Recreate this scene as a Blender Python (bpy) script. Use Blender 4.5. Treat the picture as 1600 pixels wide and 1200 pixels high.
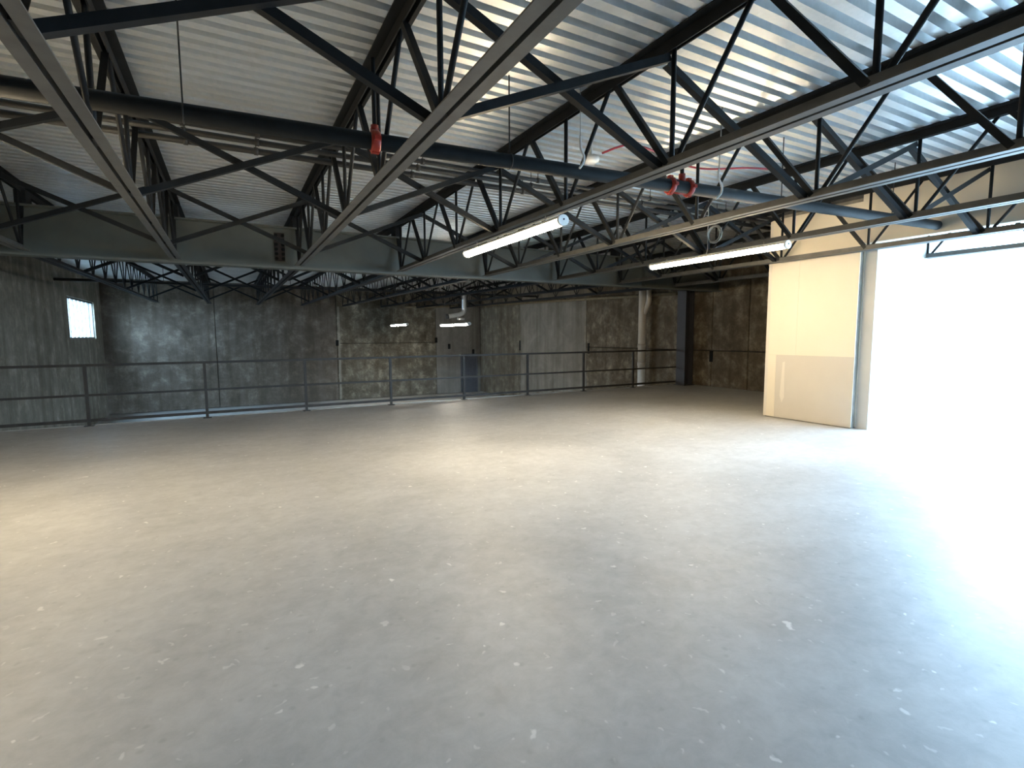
import bpy, math, random
from mathutils import Matrix, Vector

# ------------------------------------------------------------------ clear
for o in list(bpy.data.objects):
    bpy.data.objects.remove(o)
sc = bpy.context.scene
C = sc.collection
R = random.Random(7)

# ------------------------------------------------------------------ camera
F_PX, PITCH, YAW, ROLL, EYE = 798.15, 0.0956, 0.5019, -0.0057, 1.5539
cam_d = bpy.data.cameras.new('camera')
cam_d.sensor_width = 36.0
cam_d.lens = F_PX / 1600.0 * 36.0
cam_d.clip_end = 300
cam = bpy.data.objects.new('camera', cam_d)
C.objects.link(cam)
_r0 = Vector((math.cos(YAW), -math.sin(YAW), 0))
_f0 = Vector((math.sin(YAW), math.cos(YAW), 0))
_z = Vector((0, 0, 1))
_fw = _f0 * math.cos(PITCH) - _z * math.sin(PITCH)
_up = _f0 * math.sin(PITCH) + _z * math.cos(PITCH)
_rc = _r0 * math.cos(ROLL) + _up * math.sin(ROLL)
_uc = _up * math.cos(ROLL) - _r0 * math.sin(ROLL)
m = Matrix.Identity(4)
for i in range(3):
    m[i][0], m[i][1], m[i][2] = _rc[i], _uc[i], -_fw[i]
m[2][3] = EYE
cam.matrix_world = m
sc.camera = cam

# ------------------------------------------------------------------ sky, daylight, exposure
world = bpy.data.worlds.new('sky')
sc.world = world
world.use_nodes = True
bg = world.node_tree.nodes['Background']
bg.inputs[0].default_value = (0.46, 0.72, 1.0, 1)
bg.inputs[1].default_value = 44.0
LAMP = 124.0
LAMP_FAR = 100.0
LAMP_COL = (1.0, 0.80, 0.52)

vs = sc.view_settings
vs.view_transform = 'Standard'
vs.look = 'None'
vs.exposure = 0.0
vs.gamma = 1.0
vs.use_curve_mapping = False
sc.cycles.use_denoising = True
sc.cycles.sample_clamp_indirect = 12.0
sc.cycles.max_bounces = 7
sc.cycles.diffuse_bounces = 4
sc.cycles.adaptive_threshold = 0.02
sc.cycles.caustics_reflective = False
sc.cycles.caustics_refractive = False


def portal(name, center, sx, sy, direction):
    d = bpy.data.lights.new(name, 'AREA')
    d.shape = 'RECTANGLE'
    d.size, d.size_y = sx, sy
    d.cycles.is_portal = True
    o = bpy.data.objects.new(name, d)
    C.objects.link(o)
    o.location = center
    o.rotation_euler = Vector(direction).to_track_quat('-Z', 'Y').to_euler()


# main dimensions (metres): X along the girder, Y along the joists, Z up
XL, XR = -4.55, 12.45          # side walls
YB, YW = -6.0, 26.4            # rear wall, far concrete wall
YSLAB = 11.44                  # edge of the upper floor
ZLOW = -1.65                   # lower floor behind the railing
XP = 8.78                      # face of the drywall partition
YP = 6.10                      # its free end
ZDECK = 3.765                  # underside of the roof deck
YG = 10.24                     # centre of the deep girder
SLOPE = 0.0110                 # far roof rises away from the girder
S = 1.864
J1 = 1.155
DOOR = (-2.6, 4.55, 0.0, 2.95)   # roller door opening in the partition: y0 y1 z0 z1
LEFTW = (21.5, 25.2, 1.5, 2.9)  # far-bay window in the left wall: y0 y1 z0 z1
ADDED_REARW = (6.4, 7.9, 0.9, 2.6)  # unseen rear opening added to let in daylight: x0 x1 z0 z1
portal('daylight_portal', (XP + 0.1, (DOOR[0] + DOOR[1]) / 2, (DOOR[2] + DOOR[3]) / 2), DOOR[3] - DOOR[2], DOOR[1] - DOOR[0], (-1, 0, 0))
portal('daylight_portal', (XL - 0.1, (LEFTW[0] + LEFTW[1]) / 2, (LEFTW[2] + LEFTW[3]) / 2), LEFTW[3] - LEFTW[2], LEFTW[1] - LEFTW[0], (1, 0, 0))
portal('daylight_portal', ((ADDED_REARW[0] + ADDED_REARW[1]) / 2, YB - 0.1, (ADDED_REARW[2] + ADDED_REARW[3]) / 2), ADDED_REARW[1] - ADDED_REARW[0], ADDED_REARW[3] - ADDED_REARW[2], (0, 1, 0))


# ------------------------------------------------------------------ helpers
class MB:
    def __init__(s):
        s.v, s.f, s.sm = [], [], []

    def quad(s, pts, smooth=False):
        b = len(s.v)
        s.v += [tuple(p) for p in pts]
        s.f.append(tuple(range(b, b + len(pts))))
        s.sm.append(smooth)

    def box(s, x0, x1, y0, y1, z0, z1):
        b = len(s.v)
        s.v += [(x, y, z) for z in (z0, z1) for y in (y0, y1) for x in (x0, x1)]
        for f in ((0, 2, 3, 1), (4, 5, 7, 6), (0, 1, 5, 4), (2, 6, 7, 3), (0, 4, 6, 2), (1, 3, 7, 5)):
            s.f.append(tuple(b + i for i in f))
            s.sm.append(False)
        return s

    def bevel_box(s, x0, x1, y0, y1, z0, z1, c, axis):
        # a slab whose face on `axis` side (e.g. '-y') has chamfered edges of width c
        b = len(s.v)
        P = [[x0, x1], [y0, y1], [z0, z1]]
        a = 'xyz'.index(axis[1])
        side = 0 if axis[0] == '-' else 1
        o = [i for i in range(3) if i != a]
        sgn = 1 if side == 0 else -1
        face = P[a][side]
        back = P[a][1 - side]
        rings = [(back, 0), (face + sgn * c, 0), (face, c)]
        for lv, ins in rings:
            for (u, w) in ((0, 0), (1, 0), (1, 1), (0, 1)):
                p = [0, 0, 0]
                p[a] = lv
                p[o[0]] = P[o[0]][u] + (ins if u == 0 else -ins)
                p[o[1]] = P[o[1]][w] + (ins if w == 0 else -ins)
                s.v.append(tuple(p))
        for r in range(2):
            for k in range(4):
                s.f.append((b + r * 4 + k, b + r * 4 + (k + 1) % 4, b + r * 4 + 4 + (k + 1) % 4, b + r * 4 + 4 + k))
                s.sm.append(False)
        s.f.append((b + 8, b + 9, b + 10, b + 11))
        s.f.append((b + 3, b + 2, b + 1, b))
        s.sm += [False, False]
        return s

    def bar(s, p0, p1, w, h, up=(0, 0, 1)):
        p0, p1 = Vector(p0), Vector(p1)
        d = (p1 - p0).normalized()
        u = Vector(up)
        if abs(d.dot(u)) > 0.98:
            u = Vector((0, 1, 0))
        a = d.cross(u).normalized()
        n = a.cross(d).normalized()
        b = len(s.v)
        for p in (p0, p1):
            for (i, j) in ((-1, -1), (1, -1), (1, 1), (-1, 1)):
                s.v.append(tuple(p + a * (i * w / 2) + n * (j * h / 2)))
        for f in ((0, 3, 2, 1), (4, 5, 6, 7), (0, 1, 5, 4), (1, 2, 6, 5), (2, 3, 7, 6), (3, 0, 4, 7)):
            s.f.append(tuple(b + i for i in f))
            s.sm.append(False)
        return s

    def angle(s, p0, p1, w, t, up=(0, 0, 1), flip=1):
        # steel angle: two thin legs
        p0, p1 = Vector(p0), Vector(p1)
        d = (p1 - p0).normalized()
        u = Vector(up)
        if abs(d.dot(u)) > 0.98:
            u = Vector((0, 1, 0))
        a = d.cross(u).normalized() * flip
        n = a.cross(d).normalized() * flip
        prof = [(0, 0), (w, 0), (w, t), (t, t), (t, w), (0, w)]
        b = len(s.v)
        for p in (p0, p1):
            for (i, j) in prof:
                s.v.append(tuple(p + a * (i - w / 2) + n * (j - w / 2)))
        k = len(prof)
        for i in range(k):
            s.f.append((b + i, b + (i + 1) % k, b + k + (i + 1) % k, b + k + i))
            s.sm.append(False)
        for q in ((0, 1, 2, 3), (0, 3, 4, 5)):
            s.f.append(tuple(b + i for i in reversed(q)))
            s.f.append(tuple(b + k + i for i in q))
            s.sm += [False, False]
        return s

    def prism(s, prof, x0, x1, axis='x'):
        # closed profile of (a, b) pairs pushed along an axis
        b = len(s.v)
        k = len(prof)
        for x in (x0, x1):
            for (p, q) in prof:
                s.v.append((x, p, q) if axis == 'x' else (p, x, q) if axis == 'y' else (p, q, x))
        for i in range(k):
            s.f.append((b + i, b + (i + 1) % k, b + k + (i + 1) % k, b + k + i))
            s.sm.append(False)
        s.f.append(tuple(range(b + k - 1, b - 1, -1)))
        s.f.append(tuple(range(b + k, b + 2 * k)))
        s.sm += [False, False]
        return s

    def tube(s, pts, r, n=12, caps=True):
        pts = [Vector(p) for p in pts]
        rs = r if isinstance(r, (list, tuple)) else [r] * len(pts)
        b = len(s.v)
        prev = None
        for i, p in enumerate(pts):
            d = (pts[min(i + 1, len(pts) - 1)] - pts[max(i - 1, 0)])
            d = d.normalized() if d.length > 1e-9 else Vector((0, 0, 1))
            if prev is None:
                u = Vector((0, 0, 1)) if abs(d.z) < 0.9 else Vector((1, 0, 0))
                a = d.cross(u).normalized()
            else:
                a = (prev - d * prev.dot(d)).normalized()
            prev = a
            c = d.cross(a)
            for k in range(n):
                t = 2 * math.pi * k / n
                s.v.append(tuple(p + (a * math.cos(t) + c * math.sin(t)) * rs[i]))
        for i in range(len(pts) - 1):
            for k in range(n):
                s.f.append((b + i * n + k, b + i * n + (k + 1) % n, b + (i + 1) * n + (k + 1) % n, b + (i + 1) * n + k))
                s.sm.append(True)
        if caps:
            s.f.append(tuple(range(b + n - 1, b - 1, -1)))
            e = b + (len(pts) - 1) * n
            s.f.append(tuple(range(e, e + n)))
            s.sm += [False, False]
        return s

    def mesh(s, name):
        me = bpy.data.meshes.new(name)
        me.from_pydata(s.v, [], s.f)
        me.polygons.foreach_set('use_smooth', s.sm)
        me.update()
        return me

    def build(s, name, mat, parent=None):
        return inst(s.mesh(name), name, mat, parent)


def inst(me, name, mat=None, parent=None, loc=None):
    if mat is not None and not me.materials:
        me.materials.append(mat)
    o = bpy.data.objects.new(name, me)
    C.objects.link(o)
    if parent:
        o.parent = parent
    if loc:
        o.location = loc
    return o


def tag(o, label=None, cat=None, group=None, kind=None):
    if label:
        o['label'] = label
    if cat:
        o['category'] = cat
    if group:
        o['group'] = group
    if kind:
        o['kind'] = kind
    return o


def empty(name, loc=(0, 0, 0)):
    o = bpy.data.objects.new(name, None)
    o.empty_display_size = 0.1
    C.objects.link(o)
    o.location = loc
    return o


def smooth_path(pts, n=8):
    P = [Vector(p) for p in pts]
    out = []
    for i in range(len(P) - 1):
        a, b, c, d = P[max(i - 1, 0)], P[i], P[i + 1], P[min(i + 2, len(P) - 1)]
        for k in range(n):
            t = k / n
            out.append(0.5 * ((2 * b) + (c - a) * t + (2 * a - 5 * b + 4 * c - d) * t * t + (3 * b - a - 3 * c + d) * t ** 3))
    out.append(P[-1])
    return out


# ------------------------------------------------------------------ materials
def nt(name):
    ma = bpy.data.materials.new(name)
    ma.use_nodes = True
    n = ma.node_tree
    return ma, n, n.nodes['Principled BSDF']


def add(n, typ, **kw):
    x = n.nodes.new(typ)
    for k, v in kw.items():
        setattr(x, k, v)
    return x


def noise(n, co, scale, detail=4, rough=0.6, dist=0.0):
    x = add(n, 'ShaderNodeTexNoise')
    x.inputs['Scale'].default_value = scale
    x.inputs['Detail'].default_value = detail
    x.inputs['Roughness'].default_value = rough
    x.inputs['Distortion'].default_value = dist
    n.links.new(co, x.inputs['Vector'])
    return x.outputs[0]


def ramp(n, fac, stops):
    x = add(n, 'ShaderNodeValToRGB')
    e = x.color_ramp.elements
    while len(e) < len(stops):
        e.new(0.5)
    for el, (p, c) in zip(e, stops):
        el.position = p
        el.color = c if len(c) == 4 else (*c, 1)
    n.links.new(fac, x.inputs[0])
    return x.outputs[0]


def mix(n, fac, a, b, mode='MIX'):
    x = add(n, 'ShaderNodeMix', data_type='RGBA', blend_type=mode)
    for sock, v in ((x.inputs[0], fac), (x.inputs[6], a), (x.inputs[7], b)):
        if hasattr(v, 'links'):
            n.links.new(v, sock)
        elif isinstance(v, (int, float)):
            sock.default_value = v
        else:
            sock.default_value = (*v, 1) if len(v) == 3 else v
    return x.outputs[2]


def coords(n, scale=(1, 1, 1), world=True):
    mp = add(n, 'ShaderNodeMapping')
    mp.inputs['Scale'].default_value = scale
    if world:
        g = add(n, 'ShaderNodeNewGeometry')
        n.links.new(g.outputs['Position'], mp.inputs[0])
    else:
        t = add(n, 'ShaderNodeTexCoord')
        n.links.new(t.outputs['Object'], mp.inputs[0])
    return mp.outputs[0]


def bump(n, b, h, strength, dist):
    x = add(n, 'ShaderNodeBump')
    x.inputs['Strength'].default_value = strength
    x.inputs['Distance'].default_value = dist
    n.links.new(h, x.inputs['Height'])
    n.links.new(x.outputs[0], b.inputs['Normal'])


def paint(name, col, rough=0.5, metal=0.0, var=0.25, scale=6.0, spec=0.5):
    ma, n, b = nt(name)
    co = coords(n)
    f = noise(n, co, scale, 5)
    lo = tuple(c * (1 - var) for c in col)
    hi = tuple(min(1, c * (1 + var)) for c in col)
    c = ramp(n, f, [(0.3, lo), (0.7, hi)])
    n.links.new(c, b.inputs['Base Color'])
    b.inputs['Roughness'].default_value = rough
    b.inputs['Metallic'].default_value = metal
    b.inputs['Specular IOR Level'].default_value = spec
    return ma


M = {}
M['joist'] = paint('joist_paint', (0.013, 0.0145, 0.016), 0.6, spec=0.22)
M['chord'] = paint('lighter_chord_grey', (0.078, 0.077, 0.072), 0.5)  # near bottom chords take a lighter grey than webs and top chords
M['girder'] = paint('girder_paint', (0.098, 0.105, 0.092), 0.6, var=0.15, scale=2)
M['rust'] = paint('rusty_plate', (0.034, 0.023, 0.019), 0.8)
M['bolt'] = paint('bolt_steel', (0.006, 0.006, 0.006), 0.8, spec=0.2)
M['pipe_black'] = paint('black_pipe', (0.010, 0.013, 0.015), 0.7, spec=0.2)
M['conduit'] = paint('dark_conduit', (0.018, 0.018, 0.018), 0.6)
M['tan'] = paint('tan_pipe', (0.22, 0.18, 0.11), 0.6)
M['red'] = paint('red_coupling', (0.40, 0.035, 0.02), 0.4, var=0.2)
M['redwire'] = paint('red_cable', (0.45, 0.05, 0.07), 0.5)
M['white'] = paint('white_plastic', (0.86, 0.86, 0.84), 0.4, var=0.05)
M['housing'] = paint('lamp_housing', (0.75, 0.74, 0.70), 0.4, var=0.04)
M['cord'] = paint('grey_cord', (0.45, 0.45, 0.43), 0.5, var=0.1)
M['rail'] = paint('rail_paint', (0.030, 0.026, 0.022), 0.6, spec=0.3)
M['column'] = paint('column_paint', (0.040, 0.038, 0.042), 0.6, var=0.12)
M['pvc'] = paint('cream_drain_pipe', (0.58, 0.53, 0.46), 0.45, var=0.08, scale=2)
M['pvcw'] = paint('white_drain_pipe', (0.80, 0.83, 0.86), 0.4, var=0.05)
M['band'] = paint('black_band', (0.02, 0.02, 0.02), 0.5)
M['duct'] = paint('spiral_duct', (0.62, 0.62, 0.60), 0.35, metal=0.7, var=0.1)
M['track'] = paint('steel_track', (0.30, 0.28, 0.24), 0.5, metal=0.4)
M['bluedoor'] = paint('blue_grey_door', (0.070, 0.071, 0.080), 0.7, var=0.15)
M['roof'] = paint('roof_board', (0.10, 0.10, 0.10), 0.9)
M['ground'] = paint('gravel_ground', (0.32, 0.31, 0.29), 0.9, scale=0.6)
M['block'] = paint('plain_wall', (0.50, 0.50, 0.48), 0.8, var=0.08, scale=1.5)
M['alu'] = paint('window_frame', (0.12, 0.12, 0.12), 0.4, metal=0.5)


def deck_material():
    ma, n, b = nt('galvanised_deck')
    co = coords(n)
    sp = add(n, 'ShaderNodeTexVoronoi')
    sp.inputs['Scale'].default_value = 26
    n.links.new(co, sp.inputs['Vector'])
    spang = ramp(n, sp.outputs['Color'], [(0.0, (0.86, 0.89, 0.90)), (1.0, (0.94, 0.96, 0.97))])
    big = noise(n, coords(n, (0.35, 2.2, 1)), 1.1, 4)
    shade = ramp(n, big, [(0.3, (0.86, 0.86, 0.85)), (0.7, (1, 1, 1))])
    col = mix(n, 1.0, spang, shade, 'MULTIPLY')
    n.links.new(col, b.inputs['Base Color'])
    b.inputs['Metallic'].default_value = 0.78
    rr = ramp(n, sp.outputs['Distance'], [(0.0, (0.27, 0.27, 0.27)), (0.6, (0.37, 0.37, 0.37))])
    n.links.new(rr, b.inputs['Roughness'])
    return ma


def floor_material():
    ma, n, b = nt('concrete_floor')
    co = coords(n)
    a = noise(n, co, 0.55, 6, 0.62, 0.6)
    fine = noise(n, co, 9.0, 6, 0.7, 0.4)
    smear = noise(n, coords(n, (1.2, 1.8, 1)), 1.6, 6, 0.65, 0.6)
    c = ramp(n, a, [(0.30, (0.40, 0.40, 0.39)), (0.50, (0.47, 0.47, 0.46)), (0.72, (0.53, 0.53, 0.52))])
    c = mix(n, 0.30, c, ramp(n, smear, [(0.32, (0.62, 0.62, 0.62)), (0.6, (1, 1, 1))]), 'MULTIPLY')
    c = mix(n, 0.35, c, ramp(n, fine, [(0.3, (0.6, 0.6, 0.6)), (0.65, (1.1, 1.1, 1.1))]), 'MULTIPLY')
    # dried plaster and paint drips
    gate = noise(n, co, 1.3, 2)
    for sc_, th, k in ((1.5, 0.030, 0.85), (3.3, 0.046, 0.65), (8.0, 0.085, 0.35)):
        v = add(n, 'ShaderNodeTexVoronoi')
        v.voronoi_dimensions = '2D'
        v.inputs['Scale'].default_value = sc_
        wob = mix(n, 0.16, co, noise_col(n, co, 9.0), 'ADD')
        n.links.new(wob, v.inputs['Vector'])
        spot = ramp(n, v.outputs['Distance'], [(th * 0.55, (1, 1, 1)), (th, (0, 0, 0))])
        sel = ramp(n, v.outputs['Color'], [(0.50, (0, 0, 0)), (0.54, (1, 1, 1))])
        g = mix(n, 1.0, spot, sel, 'MULTIPLY')
        g = mix(n, 1.0, g, ramp(n, gate, [(0.36, (0.15, 0.15, 0.15)), (0.55, (k, k, k))]), 'MULTIPLY')
        c = mix(n, g, c, (0.80, 0.79, 0.76))
    # small dark chips
    v = add(n, 'ShaderNodeTexVoronoi')
    v.voronoi_dimensions = '2D'
    v.inputs['Scale'].default_value = 3.4
    n.links.new(mix(n, 0.06, co, noise_col(n, co, 5.0), 'ADD'), v.inputs['Vector'])
    spot = ramp(n, v.outputs['Distance'], [(0.02, (0.22, 0.22, 0.22)), (0.06, (0, 0, 0))])
    c = mix(n, spot, c, (0.20, 0.20, 0.19))
    n.links.new(c, b.inputs['Base Color'])
    rr = ramp(n, a, [(0.3, (0.42, 0.42, 0.42)), (0.7, (0.56, 0.56, 0.56))])
    n.links.new(rr, b.inputs['Roughness'])
    b.inputs['Specular IOR Level'].default_value = 0.45
    bump(n, b, fine, 0.12, 0.01)
    return ma


def noise_col(n, co, scale):
    x = add(n, 'ShaderNodeTexNoise')
    x.inputs['Scale'].default_value = scale
    x.inputs['Detail'].default_value = 3
    n.links.new(co, x.inputs['Vector'])
    return x.outputs[1]


def wall_material():
    # the object colour carries a panel's tint (rgb) and how blotchy its face is (alpha)
    ma, n, b = nt('weathered_concrete')
    oi = add(n, 'ShaderNodeObjectInfo')
    co = coords(n)
    big = noise(n, co, 0.9, 6, 0.65, 0.8)
    mid = noise(n, co, 2.3, 9, 0.74, 0.15)
    streak = noise(n, coords(n, (2.6, 2.6, 0.22)), 1.0, 6, 0.6, 0.3)
    blot = ramp(n, mid, [(0.42, (0.55, 0.51, 0.45)), (0.52, (0.85, 0.82, 0.76)), (0.58, (1.30, 1.27, 1.20)), (0.68, (2.1, 2.1, 2.05))])
    base = ramp(n, big, [(0.30, (0.72, 0.70, 0.66)), (0.70, (1.12, 1.12, 1.10))])
    st = ramp(n, streak, [(0.34, (0.70, 0.67, 0.62)), (0.60, (1.06, 1.06, 1.06))])
    c = mix(n, 1.0, base, st, 'MULTIPLY')
    c2 = mix(n, 1.0, c, blot, 'MULTIPLY')
    c = mix(n, oi.outputs['Alpha'], c, c2)
    c = mix(n, 1.0, c, oi.outputs['Color'], 'MULTIPLY')
    n.links.new(c, b.inputs['Base Color'])
    b.inputs['Roughness'].default_value = 0.85
    b.inputs['Specular IOR Level'].default_value = 0.25
    bump(n, b, mid, 0.25, 0.03)
    return ma


def drywall_material(name, col, band):
    ma, n, b = nt(name)
    co = coords(n)
    f = noise(n, co, 2.2, 4, 0.5)
    c = ramp(n, f, [(0.3, tuple(x * (1 - band) for x in col)), (0.7, col)])
    n.links.new(c, b.inputs['Base Color'])
    b.inputs['Roughness'].default_value = 0.75
    b.inputs['Specular IOR Level'].default_value = 0.25
    return ma


def lamp_material(name, strength, col=LAMP_COL):
    ma, n, b = nt(name)
    b.inputs['Base Color'].default_value = (0.9, 0.9, 0.88, 1)
    b.inputs['Emission Color'].default_value = (*col, 1)
    b.inputs['Emission Strength'].default_value = strength
    return ma


M['deck'] = deck_material()
M['floor'] = floor_material()
M['wall'] = wall_material()
M['dry'] = drywall_material('primed_drywall', (0.74, 0.67, 0.55), 0.04)
M['dry_bare'] = drywall_material('bare_drywall_paper', (0.58, 0.535, 0.47), 0.05)
M['mud'] = drywall_material('joint_compound', (0.68, 0.63, 0.55), 0.03)
M['lens'] = lamp_material('lit_lens', LAMP)
M['lens_far'] = lamp_material('lit_lens_far', LAMP_FAR, (1.0, 0.92, 0.78))

# ------------------------------------------------------------------ setting: floors
o = MB().box(XL, XR, YB, YSLAB, -0.30, 0.0).build('floor', M['floor'])
tag(o, 'wide bare concrete floor spotted with dried paint', 'floor', kind='structure')
o = MB().box(XL - 0.3, XR + 0.3, YSLAB - 0.3, YW + 0.3, ZLOW - 0.2, ZLOW).build('floor_lower', M['floor'])
tag(o, 'lower concrete floor beyond the railing', 'floor', kind='structure')
o = MB().box(-70, 90, -70, 90, ZLOW - 0.6, ZLOW - 0.25).build('ground', M['ground'])
tag(o, 'gravel yard outside the building', 'ground', kind='structure')
o = MB().box(XL, 11.95, YSLAB, YSLAB + 0.012, -0.30, 0.012).build('trim_1', M['track'])
tag(o, 'thin steel edging along the upper floor slab', 'edging', kind='structure')

# ------------------------------------------------------------------ setting: concrete walls made of panels
GAP = 0.012


def panel_wall(name, label, axis, joints, tints, seam, z0=ZLOW, z1=4.25):
    root = empty(name)
    tag(root, label, 'wall', kind='structure')
    for i in range(len(joints) - 1):
        a, b = joints[i], joints[i + 1]
        tint = tints[i]
        levels = [z0] + ([seam] if tint[4] else []) + [z1]
        for k in range(len(levels) - 1):
            q0, q1 = levels[k] + GAP, levels[k + 1] - GAP
            mb = MB()
            if axis == 'back':
                mb.bevel_box(a + GAP, b - GAP, YW, YW + 0.16, q0, q1, 0.012, '-y')
            else:
                mb.bevel_box(XR, XR + 0.16, a + GAP, b - GAP, q0, q1, 0.012, '-x')
            p = mb.build('concrete_panel', M['wall'], root)
            p.color = tint[:4]
    return root


# tint r, g, b, blotchiness, has seam
BRN = (0.150, 0.128, 0.108, 0.55, False)
MOT = (0.195, 0.180, 0.150, 0.95, True)
SMO = (0.235, 0.220, 0.200, 0.15, False)
STR = (0.190, 0.172, 0.140, 0.55, False)
LGT = (0.250, 0.230, 0.200, 0.10, False)
RUS = (0.175, 0.150, 0.118, 0.85, True)
DRK = (0.180, 0.155, 0.120, 0.80, True)
wb = panel_wall('wall_back', 'far weathered concrete wall beyond the railing', 'back',
                [XL - 0.2, -0.55, 4.63, 9.80, XR], [BRN, BRN, MOT, SMO], 1.18)
MB().box(XL - 0.2, XR + 0.3, YW + 0.14, YW + 0.4, ZLOW, 4.3).build('wall_core', M['wall'], wb).color = (0.10, 0.09, 0.08, 0.2)
wr = panel_wall('wall_right', 'stained concrete side wall running from the far corner past the column', 'right',
                [4.4, 9.20, 10.42, 16.5, 21.85, YW], [DRK, RUS, RUS, LGT, STR], 1.06)
MB().box(XR + 0.14, XR + 0.4, 4.4, YW + 0.4, ZLOW, 4.3).build('wall_core', M['wall'], wr).color = (0.10, 0.09, 0.08, 0.2)
# pockets left by form ties at the joints
for (x, z) in ((4.63, 1.21), (9.80, 1.30), (10.55, 0.95), (12.0, 0.62)):
    MB().box(x - 0.07, x + 0.07, YW - 0.012, YW + 0.02, z - 0.14, z + 0.14).build('tie_pocket', M['bolt'], wb)
for (y, z, h) in ((21.85, 1.10, 0.30), (16.35, 1.06, 0.26), (10.42, 0.93, 0.20)):
    MB().box(XR - 0.012, XR + 0.02, y - 0.06, y + 0.06, z - h, z + h * 0.6).build('tie_pocket', M['bolt'], wr)
for z0, z1, w in ((1.15, 3.0, 0.03),):
    MB().box(4.68, 4.68 + 0.10, YW - 0.006, YW, -1.6, z1).build('grout_strip', M['wall'], wb).color = (0.28, 0.26, 0.225, 0.4)
    MB().box(XR - 0.006, XR, 16.52, 16.62, 1.2, 2.8).build('grout_strip', M['wall'], wr).color = (0.28, 0.26, 0.225, 0.4)

y0, y1, z0, z1 = LEFTW
mb = MB()
mb.box(XL - 0.2, XL, YB - 0.2, y0, ZLOW, 4.3)
mb.box(XL - 0.2, XL, y1, YW + 0.3, ZLOW, 4.3)
mb.box(XL - 0.2, XL, y0, y1, ZLOW, z0)
mb.box(XL - 0.2, XL, y0, y1, z1, 4.3)
o = mb.build('wall_left', M['wall'])
o.color = (0.25, 0.24, 0.21, 0.4)
tag(o, 'plain concrete wall along the left side', 'wall', kind='structure')
mb = MB()
for k in range(8):
    yy = y0 + (y1 - y0) * k / 7
    mb.box(XL - 0.14, XL - 0.06, yy - 0.03, yy + 0.03, z0, z1)
mb.box(XL - 0.14, XL - 0.06, y0, y1, z0, z0 + 0.06)
mb.box(XL - 0.14, XL - 0.06, y0, y1, z1 - 0.06, z1)
tag(mb.build('window_2', M['alu']), 'dark framed long window in the left wall beyond the railing', 'window', kind='structure')

# rear wall with an added daylight opening (behind the camera)
x0, x1, z0, z1 = ADDED_REARW
mb = MB()
mb.box(XL - 0.2, x0, YB - 0.2, YB, -0.3, 4.3)
mb.box(x1, XP + 0.2, YB - 0.2, YB, -0.3, 4.3)
mb.box(x0, x1, YB - 0.2, YB, -0.3, z0)
mb.box(x0, x1, YB - 0.2, YB, z1, 4.3)
tag(mb.build('wall_rear', M['block']), 'plain wall behind the viewer with an added daylight opening', 'wall', kind='structure')
mb = MB()
for k in range(6):
    xx = x0 + (x1 - x0) * k / 5
    mb.box(xx - 0.03, xx + 0.03, YB - 0.14, YB - 0.06, z0, z1)
mb.box(x0, x1, YB - 0.14, YB - 0.06, z0, z0 + 0.06)
mb.box(x0, x1, YB - 0.14, YB - 0.06, z1 - 0.06, z1)
tag(mb.build('added_window_1', M['alu']), 'dark framed window behind the viewer, added for daylight', 'window', kind='structure')

# drywall partition with a roller door opening further along
y0, y1, z0, z1 = DOOR
part = empty('wall_partition', (XP, YP, 0))
tag(part, 'warm cream drywall partition with bare patch and taped corner', 'wall', kind='structure')
T = 0.14
ZPT = 3.60


def pbox(name, mat, xa, xb, ya, yb, za, zb):
    b = MB().box(xa - XP, xb - XP, ya - YP, yb - YP, za, zb).build(name, mat, part)
    return b


pbox('stud_core', M['track'], XP + 0.014, XP + T - 0.014, y1 + 0.02, YP - 0.016, 0.0, ZPT - 0.01)
pbox('drywall_board', M['dry'], XP, XP + 0.013, 5.53, YP - 0.001, 1.165, ZPT)
pbox('drywall_board', M['dry'], XP, XP + 0.013, y1, 5.528, 1.165, ZPT)
pbox('drywall_board', M['dry'], XP, XP + 0.013, 5.90, YP - 0.001, 0.018, 1.163)
pbox('bare_drywall_board', M['dry_bare'], XP + 0.0015, XP + 0.013, y1, 5.898, 0.018, 1.163)
pbox('drywall_board', M['dry'], XP + T - 0.013, XP + T, y1, YP - 0.001, 0.018, ZPT)
pbox('end_board', M['dry'], XP, XP + T, YP - 0.0008, YP + 0.012, 0.012, ZPT)
pbox('corner_bead', M['mud'], XP - 0.002, XP - 0.0002, YP - 0.045, YP + 0.012, 0.02, ZPT - 0.02)
mb = MB()
#mb.quad([(-0.0012, 5.72 - YP, 1.03), (-0.0012, 5.76 - YP, 1.06), (-0.0012, 5.81 - YP, 0.40), (-0.0012, 5.74 - YP, 0.30), (-0.0012, 5.70 - YP, 0.42)])
tp = [(5.725 - YP, 1.05), (5.765 - YP, 1.03), (5.80 - YP, 0.42), (5.755 - YP, 0.30), (5.715 - YP, 0.40)]
MB().prism(tp, -0.0012, 0.003, 'x').build('compound_smear', M['mud'], part)
pbox('top_track', M['track'], XP - 0.004, XP + T + 0.004, y1, YP + 0.015, ZPT, ZPT + 0.05)
pbox('door_header', M['dry'], XP, XP + T, y0, y1, z1, ZDECK + 0.3)
pbox('end_wall', M['dry'], XP, XP + T, YB, y0, -0.3, ZDECK + 0.3)
pbox('deck_filler', M['roof'], XP + 0.03, XP + T - 0.03, y1, YP - 0.02, ZPT + 0.05, ZDECK + 0.25)
o = MB().box(XP + T, XR + 0.3, 4.37, 4.55, -0.3, 4.3).build('wall_return', M['block'])
tag(o, 'plain cross wall hidden behind the partition', 'wall', kind='structure')

# ------------------------------------------------------------------ setting: corrugated roof deck
PITCH_R = 0.155
NR = 6
LEN = 3 * S
ceil_ = empty('ceiling', (0, 0, ZDECK))
tag(ceil_, 'galvanised corrugated steel roof deck', 'roof deck', kind='structure')


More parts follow.
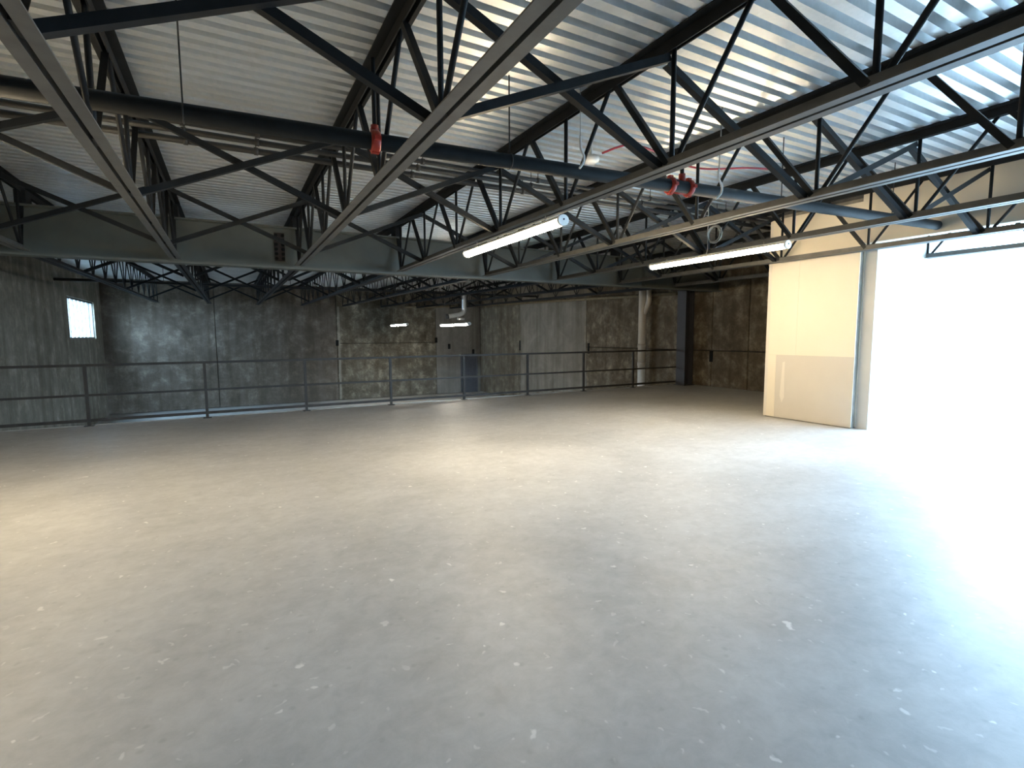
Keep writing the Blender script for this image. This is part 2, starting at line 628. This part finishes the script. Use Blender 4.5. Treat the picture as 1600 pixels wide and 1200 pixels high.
def sheet_mesh(length):
    prof = []
    d = 0.088
    for k in range(NR):
        y = k * PITCH_R
        prof += [(y, 0), (y + 0.082, 0), (y + 0.090, d), (y + 0.147, d)]
    prof.append((NR * PITCH_R, 0))
    mb = MB()
    t = 0.0015
    for (a, b) in zip(prof[:-1], prof[1:]):
        mb.quad([(0, a[0], a[1]), (0, b[0], b[1]), (length, b[0], b[1]), (length, a[0], a[1])])
    # end caps give the sheet its thickness
    for xx in (0, length):
        for (a, b) in zip(prof[:-1], prof[1:]):
            mb.quad([(xx, a[0], a[1]), (xx, b[0], b[1]), (xx, b[0], b[1] + t), (xx, a[0], a[1] + t)])
    return mb.mesh('deck_sheet')


sm_full = sheet_mesh(LEN)
sm_end = sheet_mesh(XR + 0.1 - (J1 + 6 * S))
cols = [(J1 - 3 * S, sm_full), (J1, sm_full), (J1 + 3 * S, sm_full), (J1 + 6 * S, sm_end)]
W = NR * PITCH_R
y = YB - 0.1
Y_SPLIT = None
row = 0
while y < YW + 0.1:
    far = y > YG - 0.05
    if far and Y_SPLIT is None:
        Y_SPLIT = y
    for ci, (cx, me) in enumerate(cols):
        o = inst(me, 'deck_sheet', M['deck'], ceil_)
        dz = 0.0 if ci % 2 == 0 else 0.003
        if far:
            o.location = (cx, y, dz + (y - Y_SPLIT) * SLOPE)
            o.rotation_euler = (SLOPE, 0, 0)
        else:
            o.location = (cx, y, dz)
    y += W
    row += 1
o = MB().box(XL - 0.3, XR + 0.4, YB - 0.3, YW + 0.4, ZDECK + 0.27, ZDECK + 0.42).build('roof_board', M['roof'], ceil_)
o.location = (0, 0, -ZDECK)

# ------------------------------------------------------------------ deep girder across the room
ZG0, ZG1 = 2.765, 3.50
gi = empty('girder', (0, YG, 0))
tag(gi, 'deep grey steel girder spanning the room above the railing', 'girder')
GX0, GX1 = XL, XR
FW = 0.26
MB().box(GX0, GX1, -FW / 2, FW / 2, ZG0, ZG0 + 0.028).build('flange', M['girder'], gi)
MB().box(GX0, GX1, -FW / 2, FW / 2, ZG1 - 0.028, ZG1).build('flange', M['girder'], gi)
MB().box(GX0, GX1, -0.009, 0.009, ZG0 + 0.028, ZG1 - 0.028).build('web_plate', M['girder'], gi)
sp_ = MB().box(0.775, 0.945, -0.024, -0.009, 2.90, 3.40).build('splice_plate', M['rust'], gi)
tag(sp_, 'dark brown bolted splice plate')
bm_ = MB().tube([(0, 0, 0), (0, -0.022, 0)], 0.030, 6).mesh('bolt')
for cx in (0.805, 0.915):
    for k in range(6):
        inst(bm_, 'bolt', M['bolt'], sp_, (cx, -0.024, 2.945 + k * 0.082))
st_ = MB().box(-0.006, 0.006, -FW / 2 + 0.012, -0.009, ZG0 + 0.028, ZG1 - 0.028).mesh('stiffener')
for x in (8.61 + 0.9,):
    inst(st_, 'stiffener', M['girder'], gi, (x, 0, 0))

# ------------------------------------------------------------------ open-web joists
ZB = 2.812                       # underside of bottom chord
ZT = ZDECK - 0.003               # top of the top chord
NODES = [10.0 - 1.41 * k for k in range(12)]


def chord(w, leg, t, gap, z, up, ya, yb):
    # a pair of angles back to back; up=1: vertical legs rise from the flat ones
    mb = MB()
    for sgn in (-1, 1):
        g = gap / 2
        pr = [(g, 0), (w, 0), (w, t), (g + t, t), (g + t, leg), (g, leg)]
        pr = [(sgn * a, z + up * b) for a, b in pr]
        if sgn * up < 0:
            pr = pr[::-1]
        mb.prism(pr, ya, yb, 'y')
    return mb


def web_rod(p0, p1, kind):
    mb = MB()
    if kind == 'angle':
        mb.angle(p0, p1, 0.048, 0.007, up=(1, 0, 0))
    else:
        mb.tube([p0, p1], 0.019, 8)
    return mb


zl, zh = ZB + 0.035, ZT - 0.04
me_top = chord(0.092, 0.095, 0.010, 0.030, ZT, -1, YB, 10.33).mesh('top_chord')
me_bot = chord(0.082, 0.078, 0.009, 0.028, ZB, 1, YB + 0.4, 10.045).mesh('bottom_chord')
me_vert = web_rod((0, 0, zl), (0, 0.0, zh), 'rod').mesh('web_bar')
me_up = web_rod((0, 0.03, zl), (0, 0.69, zh), 'angle').mesh('web_bar')
me_dn = web_rod((0, -0.03, zl), (0, -0.69, zh), 'rod').mesh('web_bar')
me_end = web_rod((0, 0.0, zl), (0, 0.26, zh), 'angle').mesh('web_bar')
me_gus = MB().box(-0.008, 0.008, -0.075, 0.075, ZB + 0.012, ZB + 0.085).mesh('gusset')
me_seat = MB().box(-0.065, 0.065, 10.12, 10.36, ZG1, ZT - 0.07).mesh('bearing_seat')

FRONT = {
    -2: 'dark open-web roof joist at the extreme left of the near roof',
    -1: 'dark open-web roof joist just left of the bolted girder splice',
    0: 'dark open-web roof joist meeting the girder just right of the bolted splice',
    1: 'dark open-web roof joist directly above the left strip light',
    2: 'grey open-web roof joist midway between the two lit strip lights',
    3: 'grey open-web roof joist directly above the right strip light',
    4: 'grey open-web roof joist passing in front of the drywall partition',
    5: 'open-web roof joist beyond the partition, nearest the concrete side wall',
}
for k, lab in FRONT.items():
    x = J1 + k * S
    j = empty('roof_joist', (x, 0, 0))
    tag(j, lab, 'roof joist', 'roof joists of the near bay')
    inst(me_top, 'top_chord', M['joist'], j)
    inst(me_bot, 'bottom_chord', M['chord'], j)
    inst(me_seat, 'bearing_seat', M['joist'], j)
    for i, ny in enumerate(NODES):
        inst(me_vert, 'web_bar', M['joist'], j, (0, ny, 0))
        inst(me_dn, 'web_bar', M['joist'], j, (0, ny, 0))
        inst(me_end if i == 0 else me_up, 'web_bar', M['joist'], j, (0, ny, 0))
        inst(me_gus, 'gusset', M['joist'], j, (0, ny, 0))

# far bay: the same joists seen small under the girder, on a slightly rising roof
Y2, YE = YG + 0.1, YW - 0.05
L2 = YE - Y2
f_top = chord(0.092, 0.095, 0.010, 0.030, ZT, -1, 0, L2).mesh('top_chord')
f_bot = chord(0.082, 0.078, 0.009, 0.028, ZB, 1, 0.3, L2 - 0.35).mesh('bottom_chord')
wm = MB()
n2 = 12
sp2 = (L2 - 0.6) / n2
for i in range(n2 + 1):
    yy = 0.3 + i * sp2
    wm.tube([(0, yy, zl), (0, yy, zh)], 0.014, 6)
    if i < n2:
        wm.tube([(0, yy, zl), (0, yy + sp2 / 2, zh)], 0.014, 6)
        wm.tube([(0, yy + sp2 / 2, zh), (0, yy + sp2, zl)], 0.014, 6)
f_web = wm.mesh('web_lattice')
FAR = {
    -2: 'dark far-bay joist at the extreme left beyond the girder',
    -1: 'dark far-bay joist left of the splice, beyond the girder',
    0: 'dark far-bay joist ending on the far wall, leftmost with its lattice in plain view',
    1: 'dark far-bay joist ending left of the pale wall joint, second lattice beyond the girder',
    2: 'dark far-bay joist ending just right of the pale vertical wall joint',
    3: 'dark far-bay joist above the two small far lights',
    4: 'dark far-bay joist right of the silver duct',
    5: 'dark far-bay joist closest to the concrete side wall beyond the girder',
}
for k, lab in FAR.items():
    j = empty('far_joist', (J1 + k * S, Y2, -0.008))
    j.rotation_euler = (SLOPE, 0, 0)
    tag(j, lab, 'roof joist', 'roof joists of the far bay')
    inst(f_top, 'top_chord', M['joist'], j)
    inst(f_bot, 'bottom_chord', M['joist'], j)
    tag(inst(f_web, 'web_lattice', M['joist'], j), kind='stuff')

# ------------------------------------------------------------------ crossed bracing between joists
zb_hi, zb_lo = ZT - 0.14, ZB + 0.03
m_a = MB().angle((0.02, 0.030, zb_hi), (S - 0.02, 0.030, zb_lo), 0.056, 0.007, up=(0, 1, 0)).mesh('brace_angle')
m_b = MB().angle((0.02, -0.030, zb_lo), (S - 0.02, -0.030, zb_hi), 0.056, 0.007, up=(0, 1, 0)).mesh('brace_angle')
m_bolt = MB().tube([(S / 2, -0.05, (zb_hi + zb_lo) / 2), (S / 2, 0.05, (zb_hi + zb_lo) / 2)], 0.012, 8).mesh('brace_bolt')
BAY = {-2: 'left of the splice joist', -1: 'over the bolted girder splice', 0: 'left of the left strip light',
       1: 'right of the left strip light', 2: 'left of the right strip light',
       3: 'between right strip light and drywall', 4: 'beyond the drywall partition'}
ROWN = {5: 'nearest overhead row', 3: 'middle row', 1: 'row closest to girder'}
for ni, rn in ROWN.items():
    for k, bn in BAY.items():
        if k == 4 and ni >= 3:
            continue
        b = empty('cross_brace', (J1 + k * S, NODES[ni] + (0.07 if k != 99 else 0), 0))
        tag(b, 'crossed steel bracing angles %s, %s' % (bn, rn), 'bracing', 'crossed bracing between joists')
        inst(m_a, 'brace_angle', M['joist'], b)
        inst(m_b, 'brace_angle', M['joist'], b)
        inst(m_bolt, 'brace_bolt', M['joist'], b)

f_a = MB().angle((0.098, 0.030, zb_hi), (S - 0.098, 0.030, zb_lo), 0.056, 0.007, up=(0, 1, 0)).mesh('brace_angle')
f_b = MB().angle((0.098, -0.030, zb_lo), (S - 0.098, -0.030, zb_hi), 0.056, 0.007, up=(0, 1, 0)).mesh('brace_angle')
for fy, rn in ((13.2, 'nearest row'), (18.0, 'middle row'), (22.6, 'farthest row')):
    dz = (fy - Y2) * SLOPE
    for k, bn in {-2: 'left of the splice joist line', -1: 'below the bolted girder splice', 0: 'right of the splice', 1: 'above the smallest far light',
                  2: 'around the silver duct', 3: 'right of the silver duct', 4: 'near the concrete side wall'}.items():
        b = empty('far_cross_brace', (J1 + k * S, fy, dz - 0.008))
        tag(b, 'crossed bracing beyond the girder %s, %s' % (bn, rn), 'bracing', 'crossed bracing of the far bay')
        inst(f_a, 'brace_angle', M['joist'], b)
        inst(f_b, 'brace_angle', M['joist'], b)
for fy, fz, lab in ((14.6, 3.35, 'dark pipe crossing the far joists, the nearer one beyond the girder'),
                    (20.2, 3.30, 'dark pipe crossing the far joists, the farther one toward the far wall')):
    t = empty('far_pipe', (0, fy, fz))
    tag(t, lab, 'pipe', 'pipes of the far bay')
    MB().tube([(XL + 0.01, 0, 0), (XR - 0.01, 0, 0)], 0.045, 10).build('pipe', M['conduit'], t)
    for x in (-1.8, 2.0, 5.8, 9.6):
        MB().tube([(x, 0, 0.04), (x, 0, ZDECK - fz + (fy - Y2) * SLOPE)], 0.008, 6).build('hanger_rod', M['conduit'], t)

# ------------------------------------------------------------------ sprinkler main with red couplings


def py(x):
    return 4.19 - 0.0725 * x


ZP = 3.05
pm = empty('sprinkler_main', (0, py(0), ZP))
tag(pm, 'thick black sprinkler pipe crossing the joists with red couplings', 'pipe')


def prel(x, dz=0.0):
    return (x, py(x) - py(0), dz)


MB().tube([prel(XL + 0.01), prel(XP - 0.02)], 0.062, 20).build('pipe', M['pipe_black'], pm)


def coupling(x, wide, name='coupling'):
    mb = MB()
    mb.tube([prel(x - wide / 2), prel(x - wide / 2 + 0.012), prel(x + wide / 2 - 0.012), prel(x + wide / 2)], [0.074, 0.084, 0.084, 0.074], 20)
    for s_ in (-1, 1):
        c = Vector(prel(x))
        mb.box(c.x - wide * 0.42, c.x + wide * 0.42, c.y - 0.02, c.y + 0.02, s_ * 0.07 - 0.018, s_ * 0.07 + 0.028 if s_ > 0 else -0.052)
    mb.bar(Vector(prel(x)) + Vector((0, -0.10, 0.0)), Vector(prel(x)) + Vector((0, 0.10, 0.0)), wide * 0.7, 0.03)
    o_ = mb.build(name, M['red'], pm)
    tag(o_, 'red pipe coupling')
    return o_


coupling(1.06, 0.07)
for z in (0.09, 0.13):
    pass
mb = MB()
mb.tube([prel(1.06, 0.07), prel(1.06, 0.12)], 0.03, 12)
tag(mb.build('outlet', M['red'], pm), 'red outlet on the pipe')
MB().tube([prel(1.06, 0.12), prel(1.06, ZT - ZP - 0.1)], 0.017, 10).build('drop_pipe', M['pipe_black'], pm)
coupling(3.98, 0.055)
coupling(4.22, 0.055)
mb = MB()
mb.tube([prel(4.02, -0.062), prel(4.18, -0.062)], 0.012, 8)
mb.tube([prel(4.02, 0.062), prel(4.18, 0.062)], 0.012, 8)
mb.tube([prel(4.13, 0.05), prel(4.13, 0.13)], 0.034, 12)
tag(mb.build('outlet', M['red'], pm), 'red outlet between two couplings')
MB().tube([prel(4.13, 0.12), prel(4.13, 0.46)], 0.02, 10).build('riser_pipe', M['pipe_black'], pm)
for x in (2.2, 5.6, 7.7, -0.2, -2.4):
    mb = MB()
    mb.tube([prel(x, 0.055), prel(x, ZT - ZP)], 0.006, 6)
    a = [(x, py(x) - py(0) + 0.062 * math.sin(t), 0.062 * math.cos(t)) for t in [k * math.pi / 8 for k in range(17)]]
    mb.tube(a, 0.006, 6)
    mb.build('pipe_hanger', M['conduit'], pm)

# thin pipes and conduits running beside one another under the deck
for y, z, r, lab in ((5.99, 3.60, 0.026, 'thin dark pipe under the deck, nearest of three behind the sprinkler main'),
                     (6.17, 3.58, 0.030, 'thin dark pipe under the deck, middle of three behind the sprinkler main'),
                     (6.40, 3.56, 0.034, 'thin dark pipe under the deck, farthest of three behind the sprinkler main')):
    t = empty('branch_pipe', (0, y, z))
    tag(t, lab, 'pipe', 'branch pipes under the deck')
    MB().tube([(XL + 0.01, 0.0, 0), (XP + 1.5, 0.0, 0)], r, 12).build('pipe', M['conduit'], t)
    for x in (-0.3, 0.35, 2.1, 3.7, 5.7, 7.4):
        mb = MB()
        mb.tube([(x - 0.02, 0, 0), (x + 0.02, 0, 0)], r + 0.008, 12)
        mb.tube([(x, 0, r), (x, 0, ZT - z)], 0.005, 6)
        mb.build('strap', M['conduit'], t)

# ------------------------------------------------------------------ strip lights


def strip_light(label, x, ya, yb, ztop, lens_mat, hang, w=0.118, group=None):
    t = empty('strip_light', (x, (ya + yb) / 2, ztop))
    tag(t, label, 'light', group)
    h = (yb - ya) / 2
    MB().prism([(-w * 0.30, 0), (-w * 0.5, -0.032), (w * 0.5, -0.032), (w * 0.30, 0)], -h, h, 'y').build('housing', M['housing'], t)
    pr = [(-w * 0.5, -0.033)]
    for k in range(9):
        a = math.pi + math.pi * k / 8
        pr.append((w * 0.5 * math.cos(a), -0.045 + 0.050 * math.sin(a)))
    pr.append((w * 0.5, -0.033))
    MB().prism(pr, -h + 0.02, h - 0.02, 'y').build('lens', lens_mat, t)
    for s_ in (-1, 1):
        pr2 = [(w * 0.54 * math.cos(a), -0.043 + 0.056 * math.sin(a)) for a in [k * math.pi / 8 for k in range(16)]]
        ya_, yb_ = sorted((s_ * (h - 0.022), s_ * (h + 0.012)))
        e = MB().prism(pr2, ya_, yb_, 'y').build('end_cap', M['white'], t)
        MB().tube([(0, s_ * (h + 0.012), -0.035), (0, s_ * (h + 0.016), -0.035)], 0.009, 10).build('knockout', M['bolt'], e)
    for q in (-0.72, 0.72):
        mb = MB()
        mb.box(-0.03, 0.03, q * h - 0.02, q * h + 0.02, 0.0, 0.008)
        mb.tube([(0, q * h, 0.0), (0, q * h, hang)], 0.005, 6)
        mb.build('hanger', M['track'], t)
    return t


strip_light('long lit strip light under the joist at the centre, nearer the girder splice', J1 + S - 0.03, 4.36, 6.74, 2.742, M['lens'], ZB - 2.742 + 0.006, group='strip lights of the near bay')
strip_light('long lit strip light beside the drywall partition', J1 + 3 * S - 0.13, 4.35, 6.88, 2.785, M['lens'], ZB - 2.785 + 0.02, group='strip lights of the near bay')
strip_light('added lit strip light brightening the left floor, left of the bolted girder splice', J1 - 2 * S + 0.5, 4.36, 6.74, 2.742, M['lens'], ZB - 2.742 + 0.006, group='strip lights of the near bay')  # extra fixture added to lift the floor brightness on the left
strip_light('small far strip light under the silver duct, larger of two', J1 + 3 * S, 15.13, 17.57, 1.965, M['lens_far'], ZB - 1.965 + 0.08, w=0.13, group='strip lights of the far bay')
strip_light('smallest far strip light, left of the one under the duct', J1 + 3 * S, 21.7, 24.1, 2.085, M['lens_far'], ZB - 2.085 + 0.15, w=0.13, group='strip lights of the far bay')

# ------------------------------------------------------------------ wires, detector, red cable
x, y = 2.80, 3.83
t = empty('hanging_wire', (x, y, ZT))
tag(t, 'thin wire with white hooked end hanging in front of the sprinkler pipe, left one', 'wire')
MB().tube([(0, 0, 0.05), (0.005, 0, -0.50)], 0.0035, 6).build('wire', M['cord'], t)
MB().tube(smooth_path([(0.005, 0, -0.46), (0.012, 0, -0.56), (0.045, 0, -0.62), (0.04, 0, -0.68), (0.0, 0, -0.735)]), 0.011, 8).build('hook_end', M['white'], t)
x, y = 4.42, 3.66
t = empty('hanging_wire', (x, y, ZT))
tag(t, 'white wire with bent end hanging right of the paired red couplings', 'wire')
MB().tube([(0, 0, 0.05), (-0.02, 0, -0.60)], 0.006, 6).build('wire', M['cord'], t)
MB().tube(smooth_path([(-0.02, 0, -0.56), (-0.02, 0, -0.64), (0.03, 0, -0.72), (0.02, 0, -0.79), (-0.05, 0, -0.85)]), 0.011, 8).build('hook_end', M['white'], t)
# coiled lamp cord above the right strip light
x, y = J1 + 3 * S - 0.05, 5.72
t = empty('coiled_cord', (x, y, 3.0))
tag(t, 'grey cord coiled in loops above the right strip light', 'cord')
pts = []
for k in range(0, 61):
    a = k / 60 * 2 * math.pi * 2.5
    r = 0.125 - 0.012 * math.sin(a * 0.5)
    pts.append((0.004 * k / 6 - 0.02, -0.10 + r * math.cos(a), 0.10 + r * 1.0 * math.sin(a)))
MB().tube(pts, 0.009, 6).build('coil', M['cord'], t)
MB().tube(smooth_path([(0.0, 0.03, 0.60), (0.0, 0.02, 0.35), (0.0, 0.03, 0.12), (0.0, 0.02, -0.10), (-0.05, 0.0, -0.19)]), 0.008, 6).build('lead', M['cord'], t)

t = empty('smoke_detector', (3.78, 4.95, ZDECK))
tag(t, 'round white detector fixed under the deck beside the red cable', 'detector')
MB().tube([(0, 0, 0.09), (0, 0, -0.05), (0, 0, -0.16)], [0.02, 0.02, 0.02], 10).build('stem', M['white'], t)
MB().tube([(0, 0, -0.15), (0, 0, -0.16), (0, 0, -0.205), (0, 0, -0.23)], [0.06, 0.098, 0.094, 0.05], 20).build('dome', M['white'], t)
cable = MB().tube(smooth_path([(3.885, 4.88, ZDECK - 0.12), (4.15, 4.73, ZDECK - 0.03), (4.6, 4.78, ZDECK - 0.012), (5.2, 4.95, ZDECK - 0.015), (5.55, 4.82, ZDECK - 0.07), (6.03, 4.56, ZDECK - 0.06), (6.6, 4.5, ZDECK - 0.02)]), 0.012, 8).build('red_cable', M['redwire'])
tag(cable, 'thin red cable running under the deck from the white detector', 'cable')

# ------------------------------------------------------------------ railing at the slab edge
YR = 11.36
PX0, PS = 1.329, 1.7887
rl = empty('railing', (0, YR, 0))
tag(rl, 'dark steel railing with three rails along the floor edge', 'railing')
x_end = 11.98
m_post = MB().box(-0.024, 0.024, -0.024, 0.024, 0.008, 1.07).mesh('post')
m_foot = MB().box(-0.07, 0.07, -0.06, 0.06, 0.0, 0.009).mesh('foot_plate')
for k in range(-3, 6):
    p = inst(m_post, 'post', M['rail'], rl, (PX0 + k * PS, 0, 0))
    inst(m_foot, 'foot_plate', M['rail'], p)
for z, nm, hh in ((1.07, 'top_rail', 0.045), (0.545, 'middle_rail', 0.038), (0.10, 'bottom_rail', 0.05)):
    MB().box(XL, x_end, -0.020, 0.020, z - hh / 2, z + hh / 2).build(nm, M['rail'], rl)

# ------------------------------------------------------------------ steel column
cx, cy = 12.15, 11.16
co_ = empty('steel_column', (cx, cy, 0))
tag(co_, 'dark steel column at the right end of the railing', 'column')
MB().box(-0.175, -0.155, -0.17, 0.17, 0.02, ZT).build('flange', M['column'], co_)
MB().box(0.155, 0.175, -0.17, 0.17, 0.02, ZT).build('flange', M['column'], co_)
MB().box(-0.155, 0.155, -0.008, 0.008, 0.02, ZT).build('web_plate', M['column'], co_)
MB().box(-0.22, 0.22, -0.215, 0.215, 0.0, 0.02).build('base_plate', M['column'], co_)

# ------------------------------------------------------------------ drain pipe behind the railing
px_, py_ = 12.12, 13.0
t = empty('drain_pipe', (px_, py_, ZLOW))
tag(t, 'pale vertical drain pipe with side branch, behind the railing near the column', 'pipe')
r = 0.125


def zt(z):
    return z - ZLOW


tag(MB().tube([(0, 0, 0), (0, 0, zt(0.40))], r, 20).build('lower_pipe', M['pvcw'], t), 'white lower pipe section')
tag(MB().tube([(0, 0, zt(0.40)), (0, 0, zt(3.78))], r, 20).build('upper_pipe', M['pvc'], t), 'cream upper pipe section')
for z in (0.56, 1.17):
    MB().tube([(0, 0, zt(z) - 0.06), (0, 0, zt(z) + 0.06)], r + 0.012, 20).build('collar', M['pvc'], t)
bx_, by_ = 0.075, -0.21
MB().tube(smooth_path([(0, 0, zt(2.15)), (bx_ * 0.55, by_ * 0.55, zt(2.38)), (bx_, by_, zt(2.62)), (bx_, by_, zt(3.0)), (bx_, by_, zt(3.78))]), 0.085, 16).build('branch', M['pvc'], t)

# ------------------------------------------------------------------ tan pipe under the far roof
t = empty('tan_pipe', (XR - 0.085, YSLAB, 2.8))
tag(t, 'thin tan pipe along the top of the concrete side wall beyond the girder', 'pipe')
LT = YW - YSLAB
MB().tube([(0, 0.3, 0.02), (0, 5.0, 0.15), (0, LT - 0.05, 0.40)], 0.055, 10).build('pipe', M['tan'], t)
for q in (2.0, 6.5, 11.0):
    zc = 0.02 + 0.38 * q / 14.6
    MB().box(-0.01, 0.08, q - 0.03, q + 0.03, zc + 0.04, zc + 0.075).build('bracket', M['conduit'], t)
t = empty('tan_pipe', (XR - 0.16, YW - 0.09, 3.2))
tag(t, 'thin tan pipe sloping along the far wall above the small lights', 'pipe')
MB().tube([(0, 0, 0), (-3.0, 0, -0.13), (-4.2, 0, -0.17)], 0.055, 10).build('pipe', M['tan'], t)
for q in (-1.5, -3.6):
    MB().box(q - 0.03, q + 0.03, -0.01, 0.085, q * 0.041 + 0.04, q * 0.041 + 0.075).build('bracket', M['conduit'], t)

# ------------------------------------------------------------------ silver duct in the far bay
dy = 18.3
dx = 0.4348 * dy
t = empty('spiral_duct', (dx, dy, 2.35))
tag(t, 'silver round duct dropping from the far roof and bending left', 'duct')
ZD = 2.35
up = []
rr = []
for k in range(0, 41):
    z = 0.18 + k * (3.85 - ZD - 0.18) / 40
    up.append((0, 0, z))
    rr.append(0.088 if k % 2 else 0.094)
MB().tube(up, rr, 16).build('drop', M['duct'], t)
MB().tube(smooth_path([(0, 0, 0.20), (-0.03, 0, 0.09), (-0.14, 0, 0.02), (-0.30, 0, -0.02), (-0.66, 0, -0.08)]), 0.085, 16).build('elbow', M['duct'], t)
MB().tube([(-0.66, 0, -0.08), (-0.74, 0, -0.095)], 0.10, 16).build('dark_outlet', M['band'], t)
MB().tube([(-0.30, -0.05, -0.17), (-0.02, -0.05, -0.17)], 0.05, 12).build('damper', M['duct'], t)

# ------------------------------------------------------------------ blue-grey door low on the far wall
t = empty('door_1', (11.72, YW, ZLOW))
tag(t, 'blue-grey metal door low in the far wall near the corner', 'door', kind='structure')
MB().box(-0.45, 0.45, -0.05, -0.015, 0.01, 2.10).build('leaf', M['bluedoor'], t)
mb = MB()
mb.box(-0.51, -0.45, -0.07, -0.013, 0.0, 2.16)
mb.box(0.45, 0.51, -0.07, -0.013, 0.0, 2.16)
mb.box(-0.45, 0.45, -0.07, -0.013, 2.10, 2.16)
mb.build('door_frame', M['bluedoor'], t)
MB().tube([(-0.36, -0.05, 1.02), (-0.36, -0.10, 1.02), (-0.26, -0.10, 1.02)], 0.012, 8).build('door_handle', M['track'], t)
